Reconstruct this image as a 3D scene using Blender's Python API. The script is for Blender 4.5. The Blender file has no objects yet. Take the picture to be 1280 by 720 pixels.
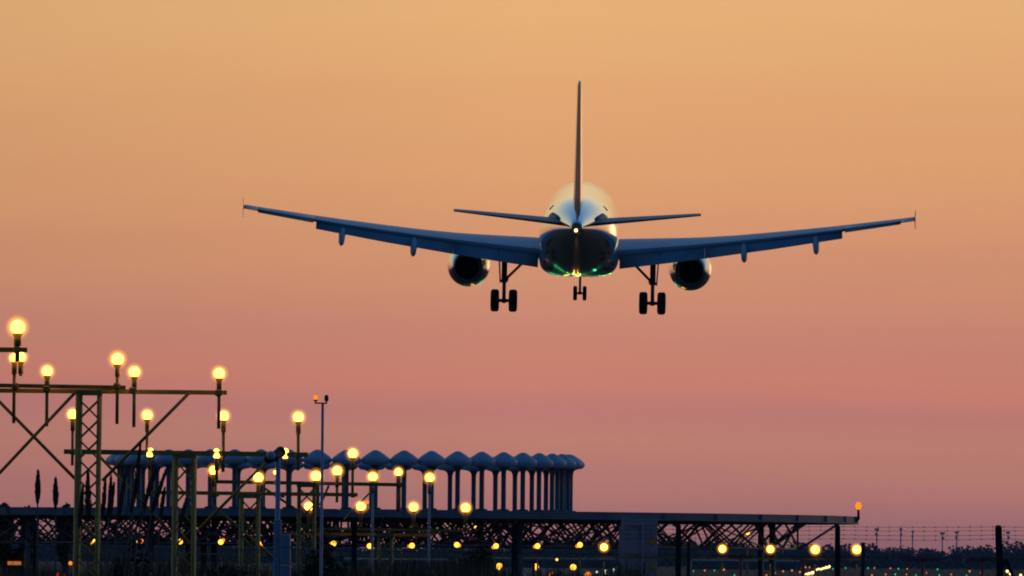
import bpy, math, random
from mathutils import Vector, Matrix, Euler
R = math.radians
sc = bpy.context.scene
col = sc.collection
# ------------------------------------------------------------------ camera
F = 9800.0                                   # focal length in photo pixels (1280 wide)
CAM = Vector((0, 0, 3.0))
cd = bpy.data.cameras.new('camera'); cam = bpy.data.objects.new('camera', cd); col.objects.link(cam)
cd.sensor_width = 36; cd.lens = F/1280*36; cd.clip_start = 1; cd.clip_end = 60000
RM = Matrix.Rotation(R(90)+math.atan(340/F), 3, 'X') @ Matrix.Rotation(R(0.5), 3, 'Z')
cam.location = CAM; cam.rotation_euler = RM.to_euler()
sc.camera = cam
sc.render.filter_size = 1.7
sc.cycles.filter_width = 1.9
sc.cycles.use_denoising = True
sc.cycles.max_bounces = 6; sc.cycles.diffuse_bounces = 2; sc.cycles.glossy_bounces = 4
sc.cycles.transparent_max_bounces = 12; sc.cycles.volume_bounces = 0
sc.cycles.sample_clamp_indirect = 4
sc.view_settings.view_transform = 'Standard'; sc.view_settings.look = 'None'
sc.view_settings.exposure = 0; sc.view_settings.gamma = 1

# ------------------------------------------------------------------ world
def lin(c):
    f = lambda v: v/12.92 if v <= .04045 else ((v+.055)/1.055)**2.4
    return (f(c[0]/255), f(c[1]/255), f(c[2]/255), 1)
w = bpy.data.worlds.new('World'); sc.world = w; w.use_nodes = True
nt = w.node_tree; nt.nodes.clear(); N = nt.nodes.new; L = nt.links.new
out = N('ShaderNodeOutputWorld'); bg = N('ShaderNodeBackground'); bg.inputs[1].default_value = 1.0
L(bg.outputs[0], out.inputs[0])
tc = N('ShaderNodeTexCoord'); sep = N('ShaderNodeSeparateXYZ'); L(tc.outputs['Generated'], sep.inputs[0])
def math_n(op, a, b=None, clamp=False):
    n = N('ShaderNodeMath'); n.operation = op; n.use_clamp = clamp
    for i, v in enumerate((a, b)):
        if v is None: continue
        if isinstance(v, (int, float)): n.inputs[i].default_value = v
        else: L(v, n.inputs[i])
    return n.outputs[0]
mp = N('ShaderNodeMapping'); mp.inputs['Scale'].default_value = (5, 5, 95); L(tc.outputs['Generated'], mp.inputs[0])
nz = N('ShaderNodeTexNoise'); nz.inputs['Scale'].default_value = 1.0; nz.inputs['Detail'].default_value = 5; L(mp.outputs[0], nz.inputs[0])
dz = math_n('MULTIPLY', math_n('SUBTRACT', nz.outputs[0], .5), .016)
ez = math_n('ADD', sep.outputs[2], dz)
t = math_n('SQRT', math_n('MAXIMUM', ez, 0.0))
def ramp(stops):
    n = N('ShaderNodeValToRGB'); cr = n.color_ramp; cr.interpolation = 'LINEAR'
    while len(cr.elements) > 1: cr.elements.remove(cr.elements[-1])
    for i, (z, c) in enumerate(stops):
        e = cr.elements[0] if i == 0 else cr.elements.new(math.sqrt(z))
        e.position = math.sqrt(z); e.color = lin(c)
    L(t, n.inputs[0]); return n.outputs[0]
front = ramp([(0, (160, 108, 113)), (.006, (172, 116, 114)), (.0102, (185, 121, 113)), (.0143, (192, 128, 112)), (.0195, (189, 122, 115)), (.0226, (203, 127, 109)),
              (.0276, (199, 131, 112)), (.0357, (205, 139, 111)), (.0459, (216, 152, 109)), (.0582, (223, 163, 112)),
              (.0714, (227, 171, 116)), (.12, (236, 198, 140)), (.18, (228, 208, 166)), (.27, (150, 176, 190)), (.38, (84, 130, 174)),
              (.6, (50, 96, 146)), (1, (30, 72, 116))])
back = ramp([(0, (70, 60, 78)), (.04, (58, 64, 92)), (.12, (34, 62, 100)), (.3, (20, 66, 112)), (.7, (22, 68, 112)), (1, (30, 72, 116))])
mr = N('ShaderNodeMapRange'); mr.interpolation_type = 'SMOOTHSTEP'
mr.inputs[1].default_value = -.35; mr.inputs[2].default_value = .75; L(sep.outputs[1], mr.inputs[0])
mx = N('ShaderNodeMixRGB'); L(mr.outputs[0], mx.inputs[0]); L(back, mx.inputs[1]); L(front, mx.inputs[2])
sky = N('ShaderNodeTexSky'); sky.sky_type = 'NISHITA'; sky.sun_disc = False
sky.sun_elevation = R(-3); sky.sun_rotation = R(12); sky.dust_density = 2.0
ad = N('ShaderNodeMixRGB'); ad.blend_type = 'ADD'; ad.inputs[0].default_value = 0.08
hs = N('ShaderNodeMapRange'); L(sep.outputs[0], hs.inputs[0]); hs.inputs[1].default_value = -.07; hs.inputs[2].default_value = .06; hs.inputs[3].default_value = 0; hs.inputs[4].default_value = 1.0
hc = N('ShaderNodeValToRGB'); L(hs.outputs[0], hc.inputs[0]); hc.color_ramp.elements[0].color = (.89, .915, .95, 1); hc.color_ramp.elements[1].color = (.99, 1.0, 1.03, 1)
he = hc.color_ramp.elements.new(.55); he.color = (1.02, 1.04, 1.05, 1)
ml = N('ShaderNodeMixRGB'); ml.blend_type = 'MULTIPLY'; ml.inputs[0].default_value = 1; L(mx.outputs[0], ml.inputs[1]); L(hc.outputs[0], ml.inputs[2])
L(ml.outputs[0], ad.inputs[1]); L(sky.outputs[0], ad.inputs[2]); L(ad.outputs[0], bg.inputs[0])
# ------------------------------------------------------------------ sun (just set: a wide weak glow)
sl = bpy.data.lights.new('sun', 'SUN'); so = bpy.data.objects.new('sun', sl); col.objects.link(so)
sl.energy = 0.025; sl.angle = R(8); sl.color = (1, .62, .3)
so.rotation_euler = Vector((-math.sin(R(12)), -math.cos(R(12)), -math.sin(R(1.5)))).to_track_quat('-Z', 'Y').to_euler()

# ------------------------------------------------------------------ helpers
def P(px, py, d):
    """point seen at photo pixel (px, py), d metres down the field"""
    v = RM @ Vector(((px-640)/F, -(py-360)/F, -1.0))
    return CAM + v*(d/v.y)
def U(d): return d/F                          # metres per photo pixel at distance d

def mat(name, c, rough=.6, metal=0.0, var=.15, scale=3.0, coat=0, bump=0.0):
    m = bpy.data.materials.new(name); m.use_nodes = True
    n = m.node_tree; b = n.nodes['Principled BSDF']; ln = n.links.new
    b.inputs['Roughness'].default_value = rough; b.inputs['Metallic'].default_value = metal
    b.inputs['Coat Weight'].default_value = coat; b.inputs['Coat Roughness'].default_value = .08
    tcn = n.nodes.new('ShaderNodeTexCoord')
    no = n.nodes.new('ShaderNodeTexNoise'); no.inputs['Scale'].default_value = scale; no.inputs['Detail'].default_value = 6
    ln(tcn.outputs['Object'], no.inputs[0])
    r = n.nodes.new('ShaderNodeValToRGB'); r.color_ramp.elements[0].position = .3; r.color_ramp.elements[1].position = .7
    r.color_ramp.elements[0].color = tuple(v*(1-var) for v in c)+(1,)
    r.color_ramp.elements[1].color = tuple(min(1, v*(1+var)) for v in c)+(1,)
    ln(no.outputs[0], r.inputs[0]); ln(r.outputs[0], b.inputs['Base Color'])
    if bump:
        bp = n.nodes.new('ShaderNodeBump'); bp.inputs['Strength'].default_value = bump; bp.inputs['Distance'].default_value = .02
        ln(no.outputs[0], bp.inputs['Height']); ln(bp.outputs[0], b.inputs['Normal'])
    return m
def emit(name, c, s):
    m = bpy.data.materials.new(name); m.use_nodes = True; n = m.node_tree; n.nodes.clear()
    o = n.nodes.new('ShaderNodeOutputMaterial'); e = n.nodes.new('ShaderNodeEmission')
    e.inputs[0].default_value = (*c, 1); e.inputs[1].default_value = s; n.links.new(e.outputs[0], o.inputs[0]); return m
def lamp_halo(name, c, s, ab_=2.2):  # glowing volume fading outwards, imitates the glare halo round a lamp
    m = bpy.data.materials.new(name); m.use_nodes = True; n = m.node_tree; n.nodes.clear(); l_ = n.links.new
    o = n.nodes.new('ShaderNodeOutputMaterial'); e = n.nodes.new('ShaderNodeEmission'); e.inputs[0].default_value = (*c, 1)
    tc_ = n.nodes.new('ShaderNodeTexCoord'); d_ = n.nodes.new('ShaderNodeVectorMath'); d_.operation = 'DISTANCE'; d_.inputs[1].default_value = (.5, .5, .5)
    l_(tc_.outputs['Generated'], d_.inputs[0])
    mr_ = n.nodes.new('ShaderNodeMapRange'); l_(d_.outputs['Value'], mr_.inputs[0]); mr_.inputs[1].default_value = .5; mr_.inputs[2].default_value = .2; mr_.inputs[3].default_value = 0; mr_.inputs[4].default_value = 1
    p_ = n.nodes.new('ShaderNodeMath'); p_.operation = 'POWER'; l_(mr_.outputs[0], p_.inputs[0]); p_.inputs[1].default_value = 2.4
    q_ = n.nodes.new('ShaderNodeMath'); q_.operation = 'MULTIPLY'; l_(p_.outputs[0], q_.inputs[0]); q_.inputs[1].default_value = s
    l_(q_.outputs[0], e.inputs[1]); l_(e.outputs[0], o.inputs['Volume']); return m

M = dict(
    steel=mat('olive_yellow_steel', (.46, .29, .035), .55, 0, .3, 2.5),
    steel2=mat('weathered_yellow_steel', (.34, .22, .035), .6, 0, .35, 2.5),
    galv=mat('galvanised_steel', (.46, .50, .54), .5, .3, .2, 2.0),
    deck=mat('platform_grey_steel', (.20, .23, .25), .55, .2, .25, 1.0),
    radome=mat('radome_fibreglass', (.46, .50, .55), .5, 0, .12, 4.0),
    column=mat('antenna_column', (.10, .115, .13), .5, 0, .15, 4.0),
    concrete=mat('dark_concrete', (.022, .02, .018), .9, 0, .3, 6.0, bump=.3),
    red=mat('red_paint', (.35, .03, .02), .5, 0, .25, 4.0),
    wire=mat('rusty_wire', (.08, .06, .055), .7, .3, .3, 9.0),
    bluepole=mat('blue_grey_paint', (.28, .36, .46), .45, 0, .15, 2.0),
    cabinet=mat('cabinet_grey', (.25, .31, .37), .5, 0, .12, 1.5),
    yplate=mat('yellow_plate', (.45, .33, .02), .5, 0, .1, 5.0),
    black=mat('black_plastic', (.02, .02, .022), .5, 0, .2, 5.0),
    hull=mat('aircraft_silver_paint', (.70, .72, .72), .14, .85, .05, .5, coat=.5),
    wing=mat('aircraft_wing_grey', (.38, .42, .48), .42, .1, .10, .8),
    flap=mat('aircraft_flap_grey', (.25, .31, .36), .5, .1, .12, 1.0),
    under=mat('dark_parts_and_shade', (.02, .024, .03), .5, 0, .2, 1.0),
    nacelle=mat('nacelle_polished', (.60, .60, .56), .2, .8, .05, .7, coat=.4),
    core=mat('sooty_nozzle', (.015, .014, .014), .7, .2, .3, 4.0),
    gear=mat('gear_steel', (.12, .12, .13), .45, .4, .2, 3.0),
    tyre=mat('tyre_rubber', (.012, .012, .013), .85, 0, .2, 8.0),
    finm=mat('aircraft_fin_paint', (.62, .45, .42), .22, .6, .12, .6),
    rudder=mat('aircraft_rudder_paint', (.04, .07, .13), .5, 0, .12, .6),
    leaf=mat('dark_leaf', (.035, .05, .022), .7, 0, .5, 1.2),
    leaf2=mat('far_leaf', (.03, .05, .045), .9, 0, .4, .1),
    bark=mat('bark', (.07, .05, .035), .9, 0, .3, 5.0, bump=.4),
    reed=mat('dry_reed', (.16, .10, .06), .9, 0, .35, 10.0),
    shed=mat('shed_wall', (.08, .09, .10), .8, 0, .2, 2.0),
    shedroof=mat('red_roof_edge', (.22, .05, .035), .7, 0, .2, 2.0),
    tarp=mat('pale_blue_cover', (.38, .44, .55), .7, 0, .12, 4.0),
    bulb=emit('lamp_bulb_light', (1, .52, .055), 7.0),
    bulbd=emit('far_lamp_light', (1, .40, .035), 3.2),
    bulbr=emit('red_light', (1, .05, .02), 1.0),
    bulbo=emit('obstruction_light', (1, .20, .01), 1.6),
    green=emit('green_runway_light', (.02, .62, .30), 1.1),
    orange=emit('orange_runway_light', (1, .25, .05), 1.1),
    flood=emit('floodlight_light', (1, .70, .26), 2.6),
    whitel=emit('white_light', (.8, 1, .75), 1.3),
    tail=emit('tail_light', (1, .62, .25), 9.0),
    win=emit('lit_window', (1, .30, .04), .5),
)

def wloc(o):
    v = Vector((0, 0, 0))
    while o: v += o.location; o = o.parent
    return v
def tag(o, label=None, cat=None, group=None, kind=None):
    for k_, v in (('label', label), ('category', cat), ('group', group), ('kind', kind)):
        if v: o[k_] = v
    return o
def empty(name, loc, label=None, cat=None, group=None):
    o = bpy.data.objects.new(name, None); col.objects.link(o); o.location = loc; o.empty_display_size = .3
    return tag(o, label, cat, group)
class MB:
    def __init__(s): s.v = []; s.f = []; s.sm = []
    def add(s, vs, fs, smooth=False):
        b = len(s.v); s.v += [tuple(x) for x in vs]; s.f += [tuple(i+b for i in f) for f in fs]; s.sm += [smooth]*len(fs); return s
    def rings(s, rs, smooth=True, cap=True):
        n = len(rs[0]); vs = [p for r in rs for p in r]; fs = []
        for i in range(len(rs)-1):
            for j in range(n):
                a = i*n+j; b_ = i*n+(j+1) % n; fs.append((a, b_, b_+n, a+n))
        b = len(s.v); s.add(vs, fs, smooth)
        if cap:
            s.f.append(tuple(b+i for i in reversed(range(n)))); s.f.append(tuple(b+(len(rs)-1)*n+i for i in range(n))); s.sm += [False]*2
        return s
    def tube(s, p, q, r, r2=None, n=8):
        p = Vector(p); q = Vector(q); r2 = r if r2 is None else r2
        z = (q-p).normalized(); x = z.orthogonal().normalized(); y = z.cross(x)
        ring = lambda c, rr: [c+(x*math.cos(2*math.pi*i/n)+y*math.sin(2*math.pi*i/n))*rr for i in range(n)]
        return s.rings([ring(p, r), ring(q, r2)], n > 5)
    def beam(s, p, q, w_, h):
        """rectangular bar; w_ horizontal thickness, h vertical"""
        p = Vector(p); q = Vector(q); z = (q-p).normalized()
        up = Vector((0, 0, 1)) if abs(z.z) < .9 else Vector((0, 1, 0))
        x = z.cross(up).normalized(); y = x.cross(z)
        ring = lambda c: [c-x*w_/2-y*h/2, c+x*w_/2-y*h/2, c+x*w_/2+y*h/2, c-x*w_/2+y*h/2]
        return s.rings([ring(p), ring(q)], False)
    def box(s, c, sx, sy, sz, bev=0):
        x, y, z = c
        if not bev:
            r = lambda h: [(x-sx/2, y-sy/2, h), (x+sx/2, y-sy/2, h), (x+sx/2, y+sy/2, h), (x-sx/2, y+sy/2, h)]
            return s.rings([r(z-sz/2), r(z+sz/2)], False)
        def r(h, i):
            a, b = sx/2-i, sy/2-i
            return [(x-a+bev, y-b, h), (x+a-bev, y-b, h), (x+a, y-b+bev, h), (x+a, y+b-bev, h), (x+a-bev, y+b, h), (x-a+bev, y+b, h), (x-a, y+b-bev, h), (x-a, y-b+bev, h)]
        return s.rings([r(z-sz/2, bev), r(z-sz/2+bev, 0), r(z+sz/2-bev, 0), r(z+sz/2, bev)], False)
    def lathe(s, prof, c=(0, 0, 0), n=24, axis='Z', smooth=True):
        rs = []
        for r, h in prof:
            ring = []
            for i in range(n):
                a = 2*math.pi*i/n; u, v_ = r*math.cos(a), r*math.sin(a)
                ring.append({'Z': (c[0]+u, c[1]+v_, c[2]+h), 'Y': (c[0]+u, c[1]+h, c[2]-v_), 'X': (c[0]+h, c[1]+u, c[2]+v_)}[axis])
            rs.append(ring)
        return s.rings(rs, smooth)
    def ball(s, c, r, n=16, sz=1.0):
        k_ = n//2; pr = [(max(1e-4, r*math.sin(math.pi*i/k_)), -r*sz*math.cos(math.pi*i/k_)) for i in range(k_+1)]
        return s.lathe(pr, c, n)
    def build(s, name, m, parent=None, world=True):
        off = wloc(parent) if (parent and world) else Vector((0, 0, 0))
        me = bpy.data.meshes.new(name); me.from_pydata([(a-off.x, b-off.y, c-off.z) for a, b, c in s.v], [], s.f)
        me.polygons.foreach_set('use_smooth', s.sm); me.materials.append(M[m] if isinstance(m, str) else m)
        me.validate(); me.update()
        o = bpy.data.objects.new(name, me); col.objects.link(o); o.parent = parent
        return o
def copy_tree(o, parent=None):
    c = o.copy(); col.objects.link(c); c.parent = parent
    for ch in o.children: copy_tree(ch, c)
    return c
random.seed(7)

# ------------------------------------------------------------------ ground and far field
def ground_mat():
    m = bpy.data.materials.new('grass_field'); m.use_nodes = True; n = m.node_tree; b = n.nodes['Principled BSDF']; b.inputs['Roughness'].default_value = .95; b.inputs['Specular IOR Level'].default_value = .08
    g = n.nodes.new('ShaderNodeTexCoord'); a = n.nodes.new('ShaderNodeTexNoise'); a.inputs['Scale'].default_value = .02; a.inputs['Detail'].default_value = 8
    n.links.new(g.outputs['Object'], a.inputs[0]); r = n.nodes.new('ShaderNodeValToRGB')
    r.color_ramp.elements[0].position = .35; r.color_ramp.elements[0].color = (.02, .026, .014, 1)
    r.color_ramp.elements[1].position = .65; r.color_ramp.elements[1].color = (.04, .036, .028, 1)
    n.links.new(a.outputs[0], r.inputs[0]); n.links.new(r.outputs[0], b.inputs['Base Color']); return m
S = 12000
g = MB().add([(-S, -2000, 0), (S, -2000, 0), (S, S, 0), (-S, S, 0)], [(0, 1, 2, 3)]).build('ground', ground_mat()); tag(g, kind='structure')
asph = mat('asphalt', (.04, .04, .042), .85, 0, .2, .3)
rw = MB().add([(-19.5, 650, .004), (25.5, 650, .004), (25.5, 3600, .004), (-19.5, 3600, .004)], [(0, 1, 2, 3)]).build('runway', asph); tag(rw, kind='structure')
mk = MB()
for i in range(12):
    x0 = 3-19+i*3.3
    mk.add([(x0, 656, .008), (x0+1.8, 656, .008), (x0+1.8, 686, .008), (x0, 686, .008)], [(0, 1, 2, 3)])
for i in range(45):
    y0 = 720+i*60
    mk.add([(2.6, y0, .008), (3.4, y0, .008), (3.4, y0+30, .008), (2.6, y0+30, .008)], [(0, 1, 2, 3)])
mo = mk.build('runway_markings', mat('white_marking', (.7, .7, .68), .8)); tag(mo, kind='structure')
tw = MB().add([(25.5, 1900, .004), (1400, 2100, .004), (1400, 2124, .004), (25.5, 1924, .004)], [(0, 1, 2, 3)]).build('taxiway', asph); tag(tw, kind='structure')

# far woodland: one mass of many crowns made of leaf clumps over inner boughs
def leafquad(mb, c, s_, rnd=random):
    n_ = Vector((rnd.gauss(0, 1), rnd.gauss(0, 1), rnd.gauss(0, 1))).normalized(); x = n_.orthogonal().normalized(); y = n_.cross(x)
    a = rnd.random()*6.28; x, y = x*math.cos(a)+y*math.sin(a), y*math.cos(a)-x*math.sin(a)
    c = Vector(c); mb.add([c-x*s_, c+y*s_*.55, c+x*s_, c-y*s_*.55], [(0, 1, 2, 3)])
def crown(mb, c, rx, rz, n, s_, rnd=random):
    for i in range(n):
        v = Vector((rnd.gauss(0, 1), rnd.gauss(0, 1), rnd.gauss(0, 1))).normalized()*(rnd.random()**.4)
        leafquad(mb, (c[0]+v.x*rx, c[1]+v.y*rx, c[2]+v.z*rz), s_*rnd.uniform(.6, 1.4), rnd)
wd = MB(); x = -1500.0
while x < 1900:
    inview = -350 < x < 420
    for row in range(2 if inview else 1):
        d = 4400+row*90+random.uniform(-40, 40)
        h = (13.6+1.8*math.sin(x*.021)+1.4*math.sin(x*.063+2)+random.uniform(-1.6, 2.0)) * (1.0 if row == 0 else 1.08)
        if random.random() < .12: h *= .82
        rr = random.uniform(5, 8.5)
        xx = x+random.uniform(-3, 3)
        wd.tube((xx, d, 0), (xx, d, h*.7), .45, .2, 5)
        n_ = 170 if inview else 50
        crown(wd, (xx, d, h*.56), rr, h*.44, n_, 1.15 if inview else 2.2)
        crown(wd, (xx+random.uniform(-4, 4), d-2, h*.3), rr*1.1, h*.3, n_//2, 1.6 if inview else 2.4)
        # understorey hedge body
        wd.ball((xx, d+4, h*.33), rr*.95, 8, h*.33/(rr*.95))
    x += random.uniform(5.5, 9)
o = wd.build('woodland', 'leaf2'); tag(o, 'dark far-off wood along the horizon beyond the airfield', 'woodland', kind='stuff')

hz = MB().box((0, 5000, 20), 26000, 16000, 42).build('haze', mat('haze_air', (1, 1, 1)))
tag(hz, kind='stuff'); hm = hz.data.materials[0].node_tree; hm.nodes.clear()
ho = hm.nodes.new('ShaderNodeOutputMaterial'); hv = hm.nodes.new('ShaderNodeVolumePrincipled'); hm.links.new(hv.outputs[0], ho.inputs['Volume'])
hv.inputs['Density'].default_value = 3.5e-5; hv.inputs['Color'].default_value = (.4, .62, .9, 1); hv.inputs['Anisotropy'].default_value = 0
# nearer trees standing on the left horizon
def tree(px, top, wpx, d, label, seed):
    rnd = random.Random(seed); c = P(px, top, d); c.z = 0
    H = P(px, top, d).z; Wd = wpx*U(d)/2
    t_ = empty('tree', c, label, 'tree', 'trees rising over the platform at the left edge')
    tk = MB().tube(c, c+Vector((.2, 0, H*.6)), .3, .14)
    for i in range(7):
        a = rnd.uniform(0, 6.28); z0 = H*rnd.uniform(.35, .6)
        tk.tube(c+Vector((.1, 0, z0)), c+Vector((math.cos(a)*Wd*.7, math.sin(a)*Wd*.7, z0+H*.25)), .1, .03, 6)
    tk.build('trunk', 'bark', t_)
    cr = MB()
    for i in range(22):
        a = rnd.uniform(0, 6.28); rr = Wd*rnd.uniform(.1, .75); z0 = H*rnd.uniform(.5, .9)
        crown(cr, (c.x+math.cos(a)*rr, c.y+math.sin(a)*rr, z0), Wd*.34, H*.1, 150, .16, rnd)
    cr.build('crown', 'leaf', t_)
for i, (px, top, wpx, lab) in enumerate([
        (5, 627, 26, 'dark bushy tree cut by the left edge of the picture behind the platform'),
        (34, 632, 24, 'low dark tree just left of the tallest lone reed'),
        (80, 627, 30, 'round topped dark tree left of the tall lattice mast'),
        (-30, 628, 40, 'dark tree outside the left edge of the picture')]):
    tree(px, top, wpx, 420+i*13, lab, 40+i)

# far masts on the horizon
mnames = ['leftmost far horizon mast with double head', 'second far horizon mast from the left with a hooked head',
          'faint far horizon mast without a clear head', 'far horizon mast with a wide short crossarm',
          'far horizon mast with bulky head left of the concrete fence post', 'far horizon mast just right of the concrete fence post']
for i, (px, py) in enumerate([(1096, 661), (1126, 661), (1141, 664), (1178, 666), (1196, 665), (1260, 665)]):
    top = P(px, py, 4550); b = Vector((top.x, top.y, 0))
    t_ = empty('lighting_mast', b, mnames[i], 'mast', 'tall masts on the far horizon')
    MB().tube(b, top, .5, .3, 8).build('pole', 'galv', t_)
    hd = MB(); w_ = (1.6, 1.2, .8, 1.8, 1.4, 1.5)[i]
    hd.box(top+Vector((0, 0, -.3)), w_*1.6, .9, 1.2, .15); hd.box(top+Vector((.3 if i % 2 else -.3, 0, -3.2)), w_, .8, 1.4, .15)
    hd.box(top+Vector((0, 0, -1.6)), .5, .5, 3.4); hd.build('lamp_head', 'galv', t_)

# ------------------------------------------------------------------ aircraft
pl = empty('airliner', (0, 0, 0), 'twin engined airliner seen from behind coming in to land with flaps and wheels down', 'airliner')
NS = 40
def ell(y, cx, cz, rx, rz, e=2.0, n=NS):
    o_ = []
    for i in range(n):
        a = 2*math.pi*i/n; c_, s_ = math.cos(a), math.sin(a)
        o_.append((cx+rx*math.copysign(abs(c_)**(2/e), c_), y, cz+rz*math.copysign(abs(s_)**(2/e), s_)))
    return o_
fus = [(16.05, -.62, .04, .04), (15.9, -.6, .3, .28), (15.4, -.55, .72, .66), (14.7, -.48, 1.1, 1.02), (13.8, -.36, 1.45, 1.4), (12.6, -.2, 1.75, 1.75),
       (11.2, -.06, 1.92, 1.98), (9.8, 0, 1.975, 2.07), (4, 0, 1.975, 2.07), (-3, 0, 1.975, 2.07), (-8, 0, 1.975, 2.07), (-9.6, .03, 1.95, 2.03), (-11.2, .12, 1.86, 1.92),
       (-12.8, .27, 1.7, 1.74), (-14.4, .42, 1.49, 1.51), (-16, .56, 1.23, 1.25), (-17.6, .66, .95, .98), (-19, .72, .7, .74), (-20.3, .76, .48, .52), (-21.2, .78, .32, .36), (-21.5, .78, .24, .28)]
mb = MB().rings([ell(y, 0, cz, rx, rz) for y, cz, rx, rz in reversed(fus)])
body = mb.build('fuselage', 'hull', pl)
mb = MB().rings([ell(y, 0, cz, rx, rz, e) for y, cz, rx, rz, e in
    [(-8.6, -1.5, .3, .25, 2.4), (-7.6, -1.45, 1.1, .55, 2.6), (-6.2, -1.32, 1.7, .88, 3), (-4.4, -1.2, 2.0, 1.12, 3.4), (-1, -1.15, 2.06, 1.22, 3.6), (3, -1.15, 2.05, 1.2, 3.5), (5, -1.25, 1.8, .98, 3), (6.5, -1.45, 1.2, .55, 2.6), (7.4, -1.5, .3, .2, 2.4)]])
mb.build('belly_fairing', 'hull', pl)
MB().lathe([(.2, -.0), (.17, -.02), (.12, .25)], (0, -21.52, .78), 20, 'Y').build('exhaust_pipe', 'core', body)
MB().ball((-.03, -21.62, .70), .075, 12).build('tail_light', 'tail', body)
# upper edges of the rear doors
for sx in (-1, 1):
    MB().beam((sx*1.25, -11.25, 1.55), (sx*1.46, -11.25, 1.33), .05, .035).build('door_edge', 'under', body)
    MB().rings([ell(y, sx*x_, z, rx, rz, 2.4, 14) for y, x_, z, rx, rz in [(-17.6, .86, 1.0, .05, .05), (-17.0, .98, 1.05, .12, .16), (-15.6, 1.22, 1.12, .16, .22), (-14.2, 1.42, 1.1, .05, .05)]]).build('tailplane_fairing', 'rudder', pl)
def airfoil(c0, c1, n=14):
    yt = lambda x: 5*(.2969*math.sqrt(x)-.126*x-.3516*x*x+.2843*x**3-.1026*x**4)
    xs = [c0+(c1-c0)*(1-math.cos(math.pi*i/n))/2 for i in range(n+1)]
    up = [(x, yt(x)) for x in reversed(xs)]; lo = [(x, -yt(x)) for x in (xs[1:] if c0 < .01 else xs)]
    return up+lo
def section(pts, pos, chord, th, ang=0, vertical=False):
    """pos = leading edge; chord runs to -y; ang = trailing edge down (radians)"""
    r_ = []
    for x_, t_ in pts:
        a, b_ = x_*chord, t_*th*chord
        yy = -(a*math.cos(ang)) - b_*math.sin(ang); zz = -a*math.sin(ang)+b_*math.cos(ang)
        if vertical: r_.append((pos[0]+b_, pos[1]-a, pos[2]))
        else: r_.append((pos[0], pos[1]+yy, pos[2]+zz))
    return r_
LE = lambda x: 4.2-.52*(x-2)
TE = lambda x: -2.95 if x < 6.4 else -2.95-(x-6.4)*.236
ZW = lambda x: -1.12+(x-1.95)*.098+.0026*(x-1.95)**2
CH = lambda x: LE(x)-TE(x)
TH = lambda x: .15 if x < 3 else max(.105, .15-(x-3)*.010)
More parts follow.
